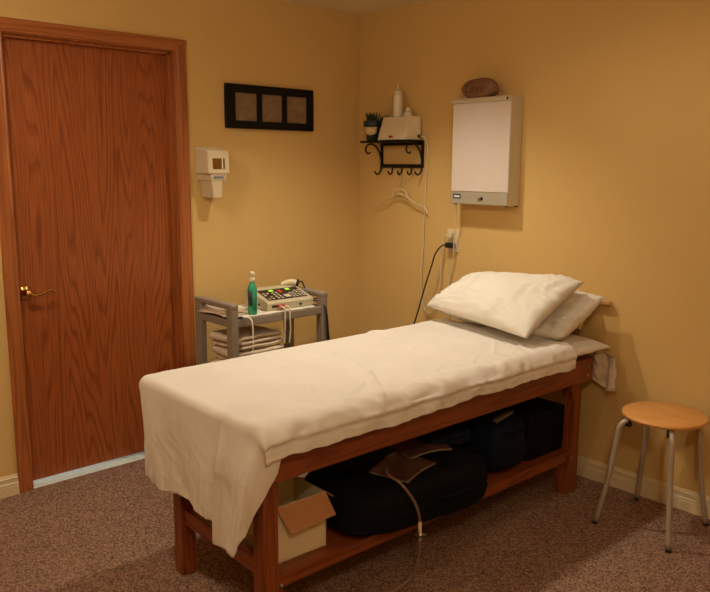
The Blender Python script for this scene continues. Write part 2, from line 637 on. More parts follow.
# lever handle
hx, hz = -2.070, 0.942
hy = .062
b = MB()
b.lathe([(.033, 0), (.034, -.004), (.030, -.009), (.020, -.013), (.013, -.018), (.011, -.040), (.016, -.045), (.017, -.056), (.010, -.062), (.002, -.063)], (hx, hy, hz), 28, 'Y')
hd = b.build('door_handle', 'brass', door)
b = MB()
b.tube([(hx, hy - .050, hz), (hx + .025, hy - .054, hz - .009), (hx + .055, hy - .056, hz - .008), (hx + .085, hy - .056, hz + .004), (hx + .105, hy - .055, hz + .008), (hx + .120, hy - .055, hz - .002), (hx + .124, hy - .055, hz - .010)],
       [.009, .009, .0075, .007, .007, .006, .003], 12)
b.build('lever', 'brass', hd)

# ---------------------------------------------------------------- left wall: picture frame
pf = empty('picture_frame', (-0.687, -0.001, 1.732), label='black picture frame with three square brown prints, on the wall beside the door', cat='picture frame')
xa, xb, za, zb = -.988, -.386, 1.731, 1.966
wins = [(-.930, -.785), (-.754, -.611), (-.581, -.434)]
wz0, wz1 = 1.773, 1.921
b = MB()
b.box(xa, xb, -.022, 0, za, wz0, bev=.002)
b.box(xa, xb, -.022, 0, wz1, zb, bev=.002)
xs = [xa] + [v for w in wins for v in w] + [xb]
for i in range(0, 8, 2):
    b.box(xs[i], xs[i + 1], -.0218, 0, wz0 - .002, wz1 + .002)
b.build('frame', 'frame_black', pf)
for w in wins:
    MB().box(w[0] - .002, w[1] + .002, -.012, -.002, wz0 - .002, wz1 + .002).build('print', 'glass_print', pf)

# ---------------------------------------------------------------- soap dispenser on left wall
sd = empty('soap_dispenser', (-1.105, 0, 1.36), label='cream wall dispenser with a small amber window, mounted beside the door', cat='dispenser')
b = MB()
b.hexa([(-1.172, -.125, 1.487), (-1.043, -.125, 1.487), (-1.040, 0, 1.487), (-1.178, 0, 1.487),
        (-1.172, -.120, 1.608), (-1.043, -.120, 1.606), (-1.040, 0, 1.632), (-1.178, 0, 1.632)], bev=.008, seg=3)
b.build('housing', 'plastic_cream', sd)
b = MB()
b.hexa([(-1.150, -.115, 1.452), (-1.062, -.115, 1.452), (-1.050, 0, 1.452), (-1.168, 0, 1.452),
        (-1.156, -.117, 1.489), (-1.056, -.117, 1.489), (-1.050, 0, 1.489), (-1.168, 0, 1.489)], bev=.003)
b.hexa([(-1.136, -.110, 1.362), (-1.084, -.110, 1.362), (-1.078, -.005, 1.362), (-1.140, -.005, 1.362),
        (-1.150, -.113, 1.455), (-1.082, -.113, 1.455), (-1.074, -.005, 1.455), (-1.158, -.005, 1.455)], bev=.005, seg=3)
b.build('base_unit', 'plastic_ivory', sd)
MB().box(-1.146, -1.074, -.1262, -.119, 1.513, 1.568, bev=.001).build('window', 'amber', sd)
MB().box(-1.093, -1.086, -.1275, -.120, 1.514, 1.567).build('window_bar', 'white_ink', sd, label='pale vertical bar in the window')
b = MB().box(-1.140, -1.075, -.1185, -.114, 1.461, 1.480, bev=.001)
lb = b.build('logo_plate', 'grey_label', sd)
b = MB()
b.lathe([(.004, 0), (.004, -.001)], (-1.130, -.1185, 1.4705), 12, 'Y')
for i in range(5):
    b.box(-1.121 + i * .008, -1.1155 + i * .008, -.1192, -.1185, 1.468, 1.473)
b.build('logo_mark', 'dark_ink', lb)

# ---------------------------------------------------------------- wall shelf (wrought iron)
ws = empty('wall_shelf', (0, -.35, 1.53), label='black wrought iron shelf with scroll brackets and hooks, fixed near the room corner', cat='shelf')
SY0, SY1 = -.552, -.155     # right / left ends
b = MB()
b.box(-.138, -.004, SY0, SY1, 1.668, 1.680, bev=.003)
b.build('shelf_board', 'iron', ws)
b = MB()
b.box(-.012, -.001, -.218, -.202, 1.525, 1.672, bev=.001)
b.box(-.012, -.001, -.552, -.536, 1.525, 1.672, bev=.001)
b.box(-.014, -.001, -.552, -.202, 1.522, 1.544, bev=.001)
b.box(-.014, -.001, -.552, -.202, 1.652, 1.670, bev=.001)
b.build('back_frame', 'iron', ws)


def scroll(y):
    pts = [(-.082, 1.612), (-.092, 1.604), (-.104, 1.610), (-.110, 1.626), (-.104, 1.645), (-.088, 1.656), (-.066, 1.656), (-.044, 1.643), (-.026, 1.618), (-.014, 1.585), (-.010, 1.550),
           (-.012, 1.520), (-.020, 1.500), (-.034, 1.490), (-.047, 1.496), (-.052, 1.508)]
    bb = MB().tube([((x + .01) * 1.32 - .01, y, 1.60 + (z - 1.60) * 1.06) for x, z in pts], .0052, 8, 5)
    return bb.build('scroll_bracket', 'iron', ws)


scroll(-.210)
scroll(-.544)
for y in (-.306, -.385, -.464):
    bb = MB().tube([(-.010, y, 1.535), (-.012, y, 1.512), (-.016, y, 1.494), (-.028, y, 1.484), (-.042, y, 1.489), (-.047, y, 1.504)], .0046, 8, 5)
    bb.build('hook', 'iron', ws)

# bottle warmer on the shelf
bw = empty('bottle_warmer', (-.06, -.41, 1.681), label='cream sloping box warmer with a small red switch on the iron shelf', cat='bottle warmer')
T = 1.8145
b = MB()
b.hexa([(-.125, -.520, 1.681), (-.125, -.290, 1.681), (-.012, -.290, 1.681), (-.012, -.535, 1.681),
        (-.085, -.500, T), (-.085, -.300, T), (-.014, -.300, T), (-.014, -.532, T)], bev=.004)
b.build('housing', 'plastic_cream', bw)
nrm = Vector((-.9578, 0, .287))
def front(y, z):      # x on sloped front
    return -.125 + (z - 1.681) / (T - 1.681) * .04
b = MB()
x = front(0, 1.699)
b.box(x - .003, x + .004, -.412, -.382, 1.693, 1.706, bev=.001)
b.build('switch', 'red_switch', bw)
b = MB()
b.lathe([(.0085, .006), (.0085, -.006), (.006, -.008)], (-.030, -.537, 1.702), 14, 'Y')
b.build('cord_socket', 'black_plastic', bw)

# bottles standing in the warmer
b = MB()
b.lathe([(.026, 0), (.027, .01), (.027, .118), (.026, .128), (.022, .132)], (-.062, -.395, T - .003), 24)
bt = b.build('squeeze_bottle', 'white_bottle', loc=(-.062, -.395, T - .003), label='tall cream squeeze bottle with pointed nozzle standing on the warmer', cat='bottle')
b = MB()
b.lathe([(.024, .130), (.024, .146), (.014, .149), (.008, .160), (.0025, .190), (.0015, .192)], (-.062, -.395, T - .003), 24)
b.build('nozzle_cap', 'white_bottle', bt)
b = MB()
b.lathe([(.027, 0), (.027, .012), (.022, .020), (.021, .028)], (-.055, -.468, T - .003), 24)
bt = b.build('squat_bottle', 'white_bottle', loc=(-.055, -.468, T - .003), label='small squat cream bottle standing right of the tall bottle on the warmer', cat='bottle')
b = MB()
b.lathe([(.013, .027), (.013, .048), (.009, .052)], (-.055, -.468, T - .003), 24)
b.build('cap', 'white_bottle', bt)


def pot(name, x, y, z, s, mb, band, label, spikes, seed, cat='plant pot', lab=True):
    root = empty(name, (x, y, z), label=label, cat=cat)
    W = s * (1.3 if lab else .74)
    b = MB().lathe([(.024 * W, 0), (.026 * W, .002), (.036 * W, .080 * s), (.036 * W, .084 * s)], (x, y, z), 24)
    b.build('pot_body', mb, root)
    b = MB().lathe([(.036 * W, .082 * s), (.041 * W, .084 * s), (.043 * W, .116 * s), (.040 * W, .118 * s), (.038 * W, .110 * s)], (x, y, z), 24)
    b.build('rim', band, root)
    if lab:
        def lf(u, v):
            a = radians(150 + 115 * u)
            zz = .080 - (.036 + .012 * sin(pi * u)) * v
            r = (.026 + (zz / .080) * .010) * W + .0012
            return Vector((x + r * cos(a), y + r * sin(a), z + zz * s))
        MB().grid(lf, 16, 6).build('paper_label', 'pot_label', root, thick=.0006)
    MB().lathe([(.002, .108 * s), (.037 * W, .109 * s), (.037 * W, .104 * s)], (x, y, z), 16).build('soil', 'soil', root)
    rnd = random.Random(seed)
    b = MB()
    for i in range(spikes):
        a = rnd.uniform(0, 2 * pi)
        r = rnd.uniform(0, .033) * W
        h = rnd.uniform(.022, .062) * s
        px, py = x + r * cos(a), y + r * sin(a)
        b.tube([(px, py, z + .108 * s), (px + .004 * cos(a), py + .004 * sin(a), z + .112 * s + h * .5), (px + .012 * cos(a), py + .012 * sin(a), z + .112 * s + h)], [.0045 * s, .004 * s, .0006], 5, 3)
    b.build('foliage', 'leaf', root)
    return root


pot('succulent_pot', -.086, -.207, 1.681, .98, 'pot_dark', 'pot_blue', 'dark patterned pot of spiky green plant with a cream label, left end of iron shelf', 46, 3)
pot('small_plant_pot', -.033, -.258, 1.681, .92, 'pot_red', 'pot_dark', 'dark red pot half hidden between the labelled plant pot and the warmer', 14, 5, lab=False)

# coat hanger on the middle hook
b = MB()
hy0 = -.392
hxw = -.034
b.tube([(hxw, -.372, 1.478), (hxw, -.382, 1.490), (hxw, -.396, 1.490), (hxw, -.412, 1.472), (hxw, -.414, 1.452), (hxw, -.400, 1.432), (hxw, -.393, 1.410), (hxw, -.392, 1.385)], .0022, 8, 5)
hg = b.build('hanger_hook', 'steel')
hgr = empty('coat_hanger', (hxw, hy0, 1.27), label='empty pale plastic clothes hanger hanging from the iron shelf', cat='hanger')
hg.parent = hgr
hg.data.transform(Matrix.Translation(Vector((-hxw, -hy0, -1.27))))
b = MB()
for s in (-1, 1):
    b.tube([(hxw, hy0 - s * .01, 1.372), (hxw, hy0 + s * .06, 1.352), (hxw, hy0 + s * .13, 1.318), (hxw, hy0 + s * .195, 1.300), (hxw, hy0 + s * .215, 1.282), (hxw, hy0 + s * .222, 1.266)], [.007, .0065, .0055, .005, .004, .0035], 8, 5, flat=.5)
    b.tube([(hxw, hy0, 1.396), (hxw, hy0 + s * .030, 1.394), (hxw, hy0 + s * .052, 1.380), (hxw, hy0 + s * .060, 1.356)], .0045, 8, 5)
b.build('shoulder_bar', 'plastic_cream', hgr)

# ---------------------------------------------------------------- x-ray film viewer on the right wall
vw = empty('film_viewer', (0, -1.035, 1.335), label='putty coloured wall light box with a blank opal panel and a lower switch strip', cat='light box')
VY0, VY1, VZ0, VZ1, VD = -1.222, -.845, 1.333, 1.884, -.10
b = MB()
b.box(VD + .004, 0, VY0, VY1, VZ0, VZ1, bev=.004)
b.build('housing', 'viewer_metal', vw)
MB().box(VD - .001, VD + .006, VY0 + .002, VY1 - .002, 1.402, 1.868, bev=.001).build('opal_panel', 'opal', vw)
b = MB()
b.prism([(VD - .010, 1.862), (VD - .006, 1.858), (VD + .004, 1.858), (VD + .004, 1.884), (VD - .003, 1.884), (VD - .009, 1.872)], 'Y', VY0, VY1 + .004, bev=.0015)
cl = b.build('film_clip', 'viewer_metal', vw)
MB().lathe([(.006, .002), (.006, -.004)], (VD - .008, VY0 + .018, 1.870), 12, 'X').build('screw', 'black_plastic', cl)
st = MB().box(VD - .002, VD + .006, VY0 + .002, VY1 - .002, 1.336, 1.399, bev=.001).build('switch_strip', 'viewer_strip', vw)
b = MB()
b.lathe([(.008, 0), (.008, -.008), (.006, -.010)], (VD - .002, -1.042, 1.366), 16, 'X')
b.build('switch_knob', 'steel', st)
MB().box(VD - .006, VD, -1.064, -1.052, 1.358, 1.374, bev=.001).build('switch_gap', 'black_plastic', st)
lg = MB().box(VD - .003, VD - .0015, -.915, -.862, 1.362, 1.387).build('brand_plate', 'blue_label', st, label='dark blue plate with a white bar')
MB().box(VD - .0036, VD - .0028, -.908, -.869, 1.369, 1.380).build('brand_mark', 'white_ink', lg)
for x, y in ((VD + .018, VY0 + .02), (VD + .018, VY1 - .02), (-.010, VY0 + .012), (-.010, VY1 - .012)):
    MB().box(x - .006, x + .006, y - .006, y + .006, VZ0 - .005, VZ0 + .001).build('foot', 'black_plastic', vw)

# engraved stone on the viewer
SC = Vector((-.068, -.999, VZ1 + .0495))
SR = Vector((.042, .112, .054))


def stone_pt(d):
    """point on the stone for a unit direction"""
    k = 1 + .07 * nz(d.x * 1.6 + 5, d.y * 1.6, d.z * 1.6) + .05 * d.y * (1 if d.z > 0 else 0.2)
    z = d.z * SR.z * (1 - .18 * max(0, -d.y) * 0 - .20 * max(0, d.y) ** 2)
    if d.z < -.75:
        z = -.75 * SR.z - (abs(d.z) - .75) * .2 * SR.z
    q_ = (abs(d.x) ** 2.6 + abs(d.y) ** 2.6 + abs(d.z) ** 2.25) ** (1 / 2.25)
    k /= q_
    z /= q_
    return SC + Vector((d.x * SR.x * k, d.y * SR.y * k, z * (1 + .03 * nz(d.x * 3, d.y * 3, 2))))


t = bmesh.new()
bmesh.ops.create_icosphere(t, subdivisions=5, radius=1)
for v in t.verts:
    v.co = stone_pt(v.co.normalized())
zmin = min(v.co.z for v in t.verts)
for v in t.verts:
    v.co.z += VZ1 - zmin + .0003
b = MB()
b.merge(t, 0, True)
SO = Vector((0, 0, VZ1 - zmin + .0003))
stn = b.build('engraved_stone', 'stone', loc=(SC.x, SC.y, VZ1), label='smooth brown stone engraved with the word Love, resting on the light box', cat='stone')
cu = bpy.data.curves.new('lettering', 'FONT')
cu.body = 'Love'
cu.size = .062
cu.shear = .25
cu.space_character = 1.15
cu.align_x = 'CENTER'
cu.offset = -0.0002
cu.resolution_u = 3
tmp = bpy.data.objects.new('lettering_curve', cu)
COL.objects.link(tmp)
dg = bpy.context.evaluated_depsgraph_get()
me = bpy.data.meshes.new_from_object(tmp.evaluated_get(dg))
bpy.data.objects.remove(tmp)
t = bmesh.new()
t.from_mesh(me)
bmesh.ops.triangulate(t, faces=t.faces)
bmesh.ops.subdivide_edges(t, edges=t.edges, cuts=2, use_grid_fill=True)
from mathutils.bvhtree import BVHTree
st_bm = bmesh.new()
st_bm.from_mesh(stn.data)
st_bm.transform(Matrix.Translation(stn.location))
bv = BVHTree.FromBMesh(st_bm)
for v in t.verts:
    yy = SC.y + .010 - v.co.x
    zz = VZ1 + .026 + v.co.y
    hit = bv.ray_cast(Vector((-.5, yy, zz)), Vector((1, 0, 0)))
    if hit[0] is not None:
        v.co = hit[0] + Vector((-.0006, 0, 0))
    else:
        v.co = Vector((SC.x - .03, yy, zz))
st_bm.free()
b = MB()
b.merge(t)
b.build('lettering', 'engrave', stn, label='dark engraved word Love')

# ---------------------------------------------------------------- outlet, plugs and cords
ol = MB().box(-.006, 0, -.832, -.744, 1.058, 1.185, bev=.002).build('wall_outlet', 'plastic_cream', loc=(-.003, -.788, 1.058), label='cream two-socket wall outlet plate below the light box', cat='outlet')
for z in (1.150, 1.095):
    MB().box(-.008, -.005, -.806, -.770, z - .017, z + .017, bev=.002).build('socket', 'plastic_ivory', ol)
cd = empty('white_power_cord', (-.01, -.56, .66), label='pale cord running from the bottle warmer down the wall to the outlet', cat='cord')
b = MB()
b.tube([(-.030, -.548, 1.702), (-.018, -.572, 1.690), (-.008, -.586, 1.64), (-.008, -.578, 1.50), (-.010, -.572, 1.30), (-.012, -.566, 1.05), (-.014, -.560, .86), (-.018, -.578, .74),
        (-.020, -.612, .690), (-.020, -.655, .700), (-.022, -.700, .80), (-.025, -.718, .92), (-.025, -.722, 1.02), (-.028, -.735, 1.10), (-.032, -.748, 1.145), (-.028, -.768, 1.152)], .0034, 8, 6)
b.build('cable', 'cord_white', cd)
MB().box(-.034, -.0085, -.800, -.765, 1.136, 1.166, bev=.004).build('plug', 'plastic_ivory', cd)
cd = empty('black_power_cord', (-.01, -.7, .5), label='black cord with a chunky plug hanging from the outlet towards the table', cat='cord')
b = MB()
b.tube([(-.030, -.770, 1.098), (-.055, -.745, 1.088), (-.075, -.720, 1.045), (-.080, -.700, .98), (-.085, -.655, .85), (-.085, -.605, .70), (-.080, -.550, .55), (-.045, -.50, .38), (-.05, -.46, .20), (-.06, -.42, .0065), (-.10, -.36, .0065)], .0042, 8, 6)
b.build('cable', 'cord_black', cd)
MB().box(-.046, -.0085, -.812, -.760, 1.080, 1.110, bev=.006).build('plug', 'black_plastic', cd)
cd = empty('light_box_cord', (-.01, -.85, .5), label='pale cord dropping from the light box past the outlet behind the pillow', cat='cord')
b = MB()
b.tube([(-.070, -.860, 1.330), (-.062, -.850, 1.25), (-.045, -.830, 1.16), (-.030, -.815, 1.06), (-.022, -.800, .98), (-.018, -.778, .90), (-.016, -.775, .75), (-.016, -.79, .58), (-.018, -.80, .3), (-.02, -.81, .0055), (-.05, -.80, .0055)], .0036, 8, 6)
b.build('cable', 'cord_white', cd)

# ---------------------------------------------------------------- utility cart
CX, CY, CR = -.990, -.325, radians(.5)
CT = Matrix.Translation((CX, CY, 0)) @ Matrix.Rotation(CR, 4, 'Z')
HW, HD = .300, .158
cart = empty('utility_cart', (CX, CY, 0), CR, label='taupe moulded plastic utility cart with raised end handles against the back wall', cat='cart')


def tray(z, name, lip=.035, deep=True):
    b = MB(CT)
    b.box(-HW + .03, HW - .03, -HD, HD, z - .012, z, bev=.003)
    b.box(-HW + .02, HW - .02, -HD - .004, -HD + .014, z - .034, z + .006, bev=.004)
    b.box(-HW + .02, HW - .02, HD - .014, HD + .004, z - .034, z + .006, bev=.004)
    b.box(-HW, -HW + .03, -HD, HD, z - .034, z + .006, bev=.004)
    b.box(HW - .03, HW, -HD, HD, z - .034, z + .006, bev=.004)
    return b.build(name, 'cart', cart)


TZ = .780
tray(TZ, 'top_shelf')
tray(.455, 'middle_shelf')
tray(.16, 'bottom_shelf')
for sx in (-1, 1):
    for sy in (-1, 1):
        b = MB(CT)
        x, y = sx * (HW - .012), sy * (HD - .012)
        b.box(x - .020, x + .020, y - .026, y + .026, .055, .852, bev=.006)
        b.build('post', 'cart', cart)
        b = MB(CT)
        b.lathe([(.008, -.010), (.026, -.010), (.028, 0), (.026, .010), (.008, .010)], (x, y, .028), 18, 'Y')
        b.build('caster', 'black_plastic', cart)
    b = MB(CT)
    x = sx * (HW - .012)
    b.box(x - .021, x + .021, -HD - .016, HD + .016, .836, .866, bev=.009, seg=3)
    b.build('handle', 'cart', cart)

# cloth on the top shelf (hangs slightly)
TZ2 = TZ + .0065


def ctop(u, v):
    x = -HW + .035 + u * .50
    y = -HD + .002 + v * (2 * HD - .02)
    z = TZ2 + .004 + .0022 * nz(x * 18, y * 18) + .0015 * nz(x * 60, y * 60)
    if u < .06:
        z += .008
    return CT @ Vector((x, y, z))


MB().grid(ctop, 40, 30).build('shelf_cloth', 'towel_white', thick=.005, label='white towel laid flat over the top shelf of the cart', cat='towel')
# rolled paper / folded towel sticking out at left below handle
b = MB(CT)
for k in range(3):
    def fl(u, v, k=k):
        x = -HW - .010 + .13 * u + .01 * k
        y = -HD + .05 + .25 * v
        z = TZ2 + .013 + k * .0085 + .006 * sin(v * 5 + k) + .003 * nz(x * 40, y * 30, k)
        return Vector((x, y, z))
    b.grid(fl, 10, 24)
b.build('folded_cloth', 'towel', thick=.006, label='crumpled cream cloth folded under the left handle of the cart', cat='cloth')
# strap hanging over the shelf edge
b = MB(CT)
sxs = -.215
b.tube([(sxs - .10, -.10, TZ2 + .014), (sxs - .05, -.14, TZ2 + .016), (sxs - .01, -.175, TZ2 + .012), (sxs + .005, -.198, TZ2 - .005), (sxs + .008, -.202, TZ2 - .05), (sxs + .008, -.202, TZ2 - .12), (sxs + .006, -.200, TZ2 - .20)], .0075, 8, 5, flat=.35)
b.build('cream_strap', 'towel_white', label='cream strap draped over the front edge of the cart by the green bottle', cat='strap')


# folded towels on the middle shelf
def folded_towel(cx, cy, z, w, d, th, rz, seed, label):
    b = MB(Matrix.Translation((cx, cy, z)) @ Matrix.Rotation(rz, 4, 'Z'))
    n = 40
    prof = []
    # S shaped ribbon, folded twice, seen from the front (x, z)
    t1 = th / 3.1
    L = w / 2
    path = [(-L + .01, t1 * .5), (0, t1 * .5), (L - .02, t1 * .5), (L, t1), (L - .02, t1 * 1.5), (0, t1 * 1.5), (-L + .02, t1 * 1.5), (-L, t1 * 2), (-L + .02, t1 * 2.5), (0, t1 * 2.5), (L - .01, t1 * 2.5)]
    pts = [Vector((p[0], 0, p[1])) for p in path]
    cr = catmull(pts, 5)

    def f(u, v):
        i = min(int(u * (len(cr) - 1) + .5), len(cr) - 1)
        p = cr[i]
        y = (v - .5) * d
        k = .0035 * nz(p.x * 14 + seed, y * 14, p.z * 20) + .004 * nz(p.x * 5, y * 5, seed)
        return Vector((p.x * (1 + .03 * nz(seed, y * 6)), y * (1 + .02 * nz(p.x * 9, p.z * 50, seed)), p.z + k + .004))
    b.grid(f, len(cr) - 1, 26)
    return b.build('folded_towel', 'towel', thick=t1 * .72, label=label, cat='towel', group='folded towels on the cart')


wh = ['lowest of the folded cream towels in the cart', 'middle folded cream towel in the stack inside the cart', 'topmost folded cream towel in the stack inside the cart']
for i in range(3):
    p = CT @ Vector((-.115 + .012 * (i % 2), -.025 + .006 * i, 0))
    folded_towel(p.x, p.y, .458 + i * .077, .29 - .008 * i, .25, .074, CR + .05 * (-1) ** i, i * 3.1, wh[i])

# spray bottle
P = Vector((-1.140, -.450, TZ2 + .0075))
sb = empty('spray_bottle', P, label='slim green spray bottle with cream pump standing on the cart', cat='bottle')
MB().lathe([(.020, 0), (.024, .004), (.024, .130), (.020, .146), (.013, .156), (.012, .168)], P, 24).build('bottle_body', 'green_bottle', sb)
b = MB().lathe([(.014, .164), (.014, .184), (.008, .187), (.008, .198), (.011, .200), (.011, .214), (.007, .217)], P, 20)
b.box(P.x - .006, P.x + .006, P.y - .022, P.y + .004, P.z + .202, P.z + .211, bev=.002)
b.build('pump', 'white_bottle', sb)
b = MB()


def lab(u, v):
    a = radians(175 + 60 * u)
    return Vector((P.x + .0243 * cos(a), P.y + .0243 * sin(a), P.z + .045 + .075 * v))


b.grid(lab, 10, 2).build('label_strip', 'pot_dark', sb, thick=.0004)

# therapy machine
MZ = TZ2 + .008
MTX = Matrix.Translation((-.893, -.345, MZ)) @ Matrix.Rotation(radians(-2), 4, 'Z')
mc = empty('therapy_machine', (-.893, -.345, MZ), radians(-2), label='putty coloured electrotherapy unit with lit green displays on the cart top', cat='medical device')
b = MB(MTX)
MWd, MD = .148, .105
# side profile (y, z): front low, back high
prof = [(-MD, .0), (-MD - .002, .038), (-MD + .012, .046), (.055, .090), (.070, .093), (MD, .091), (MD, .0)]
b.prism(prof, 'X', -MWd, MWd, bev=.004)
b.build('case', 'machine', mc)
sl = Vector((0, .055 + MD - .012, .044)).normalized()
up = Vector((0, -sl.z, sl.y))


def onp(s, t, h=0):       # s across -1..1, t 0..1 up the slope
    base = Vector((0, -MD + .012, .046)) + sl * (t * .150)
    return base + Vector((s * MWd, 0, 0)) + up * h


def plate(mb, s0, s1, t0, t1, h0, h1):
    q = [onp(s0, t0, h0), onp(s1, t0, h0), onp(s1, t1, h0), onp(s0, t1, h0), onp(s0, t0, h1), onp(s1, t0, h1), onp(s1, t1, h1), onp(s0, t1, h1)]
    mb.hexa(q)


b = MB(MTX)
plate(b, -.82, .86, .08, .90, -.001, .0015)
pn = b.build('control_panel', 'led_dark', mc)
b = MB(MTX)
plate(b, -.38, -.20, .72, .83, .001, .003)
b.build('green_display', 'led_green', pn)
b = MB(MTX)
plate(b, .34, .50, .72, .84, .001, .003)
b.build('green_display', 'led_green', pn)
b = MB(MTX)
plate(b, -.02, .08, .55, .78, .001, .003)
b.build('red_display', 'led_red', pn)
b = MB(MTX)
rnd = random.Random(8)
for s in (-.72, -.56, -.34, -.18, .32, .46, .62, .76):
    for t_ in (.14, .28, .42, .56):
        if rnd.random() < .85:
            plate(b, s - .045, s + .045, t_, t_ + .07, .001, .0035)
plate(b, -.02, .22, .18, .40, .001, .003)
b.build('buttons', 'button', pn)
b = MB(MTX)
b.box(-.120, -.080, -MD - .006, -MD + .004, .016, .028, bev=.002)
b.build('output_socket', 'black_plastic', mc)
b = MB(MTX)
b.box(-.092, -.038, -MD - .014, -MD + .004, .014, .027, bev=.003)
b.build('lead_plug', 'red_plug', mc)
b = MB(MTX)
b.lathe([(.007, .003), (.007, -.004)], (.060, -MD - .002, .018), 14, 'Y')
b.build('knob', 'black_plastic', mc)
b = MB(MTX)
b.lathe([(.007, .003), (.007, -.004)], (-MWd, -.03, .026), 14, 'X')
b.build('knob', 'black_plastic', mc)
for k, (s, lb_) in enumerate(((-.080, 'pale lead hanging from the left of the red plug'), (-.050, 'pale lead hanging from the right of the red plug'))):
    b = MB(MTX)
    b.tube([(s, -MD - .013, .020), (s + .002, -MD - .035, .022), (s + .004, -MD - .052, .008), (s + .004, -MD - .054, -.04), (s + .002 + .006 * k, -MD - .053, -.10), (s, -MD - .052, -.17)], .0042, 8, 5)
    b.build('electrode_lead', 'cord_white', mc)
# ultrasound applicator on the right back of the machine
ap = empty('ultrasound_applicator', (-.76, -.27, MZ + .1), label='cream handheld applicator lying on top of the therapy unit beside the cart handle', cat='applicator')
b = MB(MTX)
b.tube([(.065, .080, .098), (.090, .072, .105), (.118, .060, .108), (.145, .045, .104)], [.008, .013, .018, .016], 14, 5)
b.build('handle', 'plastic_cream', ap)
b = MB(MTX)
b.tube([(.144, .046, .104), (.155, .038, .101)], [.020, .020], 14, 1)
b.build('sound_head', 'black_plastic', ap)
b = MB(MTX)
b.tube([(.153, .040, .102), (.178, .040, .108), (.185, .02, .07), (.170, -.03, .03), (.165, -.06, .018), (.185, -.10, .016), (.200, -.135, .0), (.206, -.150, -.06), (.214, -.152, -.16), (.228, -.152, -.26)], .0042, 8, 5)
b.build('cable', 'cord_black', ap)
cdm = empty('machine_cord', (-.72, -.45, .7), label='black cable bundle hanging over the right front corner of the cart', cat='cord')
b = MB(MTX)
b.tube([(.151, .0, .012), (.165, -.02, .030), (.180, -.06, .026), (.188, -.11, .026), (.190, -.150, -.01), (.192, -.162, -.06), (.196, -.162, -.14), (.204, -.162, -.24)], .0042, 8, 5)
b.build('cable', 'cord_black', cdm)

# ---------------------------------------------------------------- treatment table
BT = Matrix.Translation((-1.04, -1.40, 0)) @ Matrix.Rotation(radians(-.9), 4, 'Z')
bed = empty('treatment_table', (-1.04, -1.40, 0), radians(-.9), label='oak treatment table with a lower shelf, standing end-on to the right wall', cat='table')
XL, XR, YN, YF = -.955, .925, -.330, .265     # frame, local
DK = .640
for nm, yy in (('side_rail', YN), ('side_rail', YF)):
    s = -1 if yy == YN else 1
    MB(BT).box(XL, XR, min(yy, yy + s * .022), max(yy, yy + s * .022), .545, .638, bev=.003).build(nm, 'bedwood_h', bed)
for xx in (XL, XR - .022):
    MB(BT).box(xx, xx + .022, YN, YF, .545, .638, bev=.002).build('end_rail', 'bedwood_y', bed)
b = MB(BT)
b.box(XL, XR, YN - .02, YF + .02, .638, .652, bev=.002)
b.build('deck', 'bedwood_h', bed)
lw = .058


def curved_leg(x, y, flip, flare=.020):
    """leg whose inner edge is waisted: wide foot, slim middle, broad top"""
    b = MB(BT)
    n = 20
    lo = []
    for i in range(n + 1):
        z = i / n * .545
        t_ = z / .545
        w_in = flare * (sstep(.55, 0.0, t_) + .9 * sstep(.80, 1.0, t_)) if flare else 0
        lo.append((z, w_in))
    vs, fs = [], []
    for z, w in lo:
        xi0, xi1 = (x - w, x + lw) if flip > 0 else (x, x + lw + w)
        vs += [(xi0, y, z), (xi1, y, z), (xi1, y + lw, z), (xi0, y + lw, z)]
    for i in range(n):
        for k in range(4):
            fs.append((i * 4 + k, i * 4 + (k + 1) % 4, (i + 1) * 4 + (k + 1) % 4, (i + 1) * 4 + k))
    fs += [(3, 2, 1, 0), (n * 4, n * 4 + 1, n * 4 + 2, n * 4 + 3)]
    b.add(vs, fs)
    bmesh.ops.bevel(b.bm, geom=[e for e in b.bm.edges if abs((e.verts[0].co - e.verts[1].co).z) > .01], offset=.004, segments=2, affect='EDGES')
    return b.build('leg', 'bedwood_v', bed)


curved_leg(XL + .010, YN + .000, -1, 0)
curved_leg(XL + .010, YF - lw, -1, 0)
curved_leg(XR - .022 - lw - .035, YN + .000, 1, .034)
curved_leg(XR - .022 - lw - .035, YF - lw, 1, .034)
for yy in (YN + .004, YF - .030):
    MB(BT).box(XL + .068, XR - .15, yy, yy + .026, .162, .196, bev=.002).build('shelf_rail', 'bedwood_h', bed)
for xx in (XL + .022, XR - .10):
    MB(BT).box(xx, xx + .030, YN + lw, YF - lw, .205, .262, bev=.002).build('stretcher', 'bedwood_y', bed)
MB(BT).box(XL + .068, XR - .115, YN + .004, YF - .004, .1965, .208, bev=.001).build('shelf_panel', 'bedwood_h', bed)
MB(BT).box(XL + .069, XL + .088, YN + .002, YN + .050, .125, .1615, bev=.002).build('shelf_bracket', 'bedwood_h', bed)
for x, z, y in ((XR - .045, .612, YN - .022), (XR - .050, .572, YN - .022), (XR - .118, .178, YN - .002), (XL + .08, .172, YN + .001)):
    MB(BT).lathe([(.007, 0), (.007, -.003), (.004, -.005)], (x, y, z), 12, 'Y').build('bolt', 'steel', bed)
MB(BT).lathe([(.012, 0), (.014, -.006), (.010, -.018)], (XL + .022 - .0, -.06, .232), 12, 'X').build('bolt', 'black_plastic', bed)

# mattress and its drape, in bed-local coordinates
MX0, MX1, MY0, MY1, MTZ = -.975, .675, -.345, .425, .732
b = MB(BT)
b.box(MX0, MX1, MY0, MY1, .653, MTZ, bev=.022, seg=4)
b.build('mattress', 'vinyl', loc=(-1.04, -1.40, .653), rz=radians(-.9), label='long dark vinyl pad under the sheet on the treatment table', cat='mattress')

ER = .032


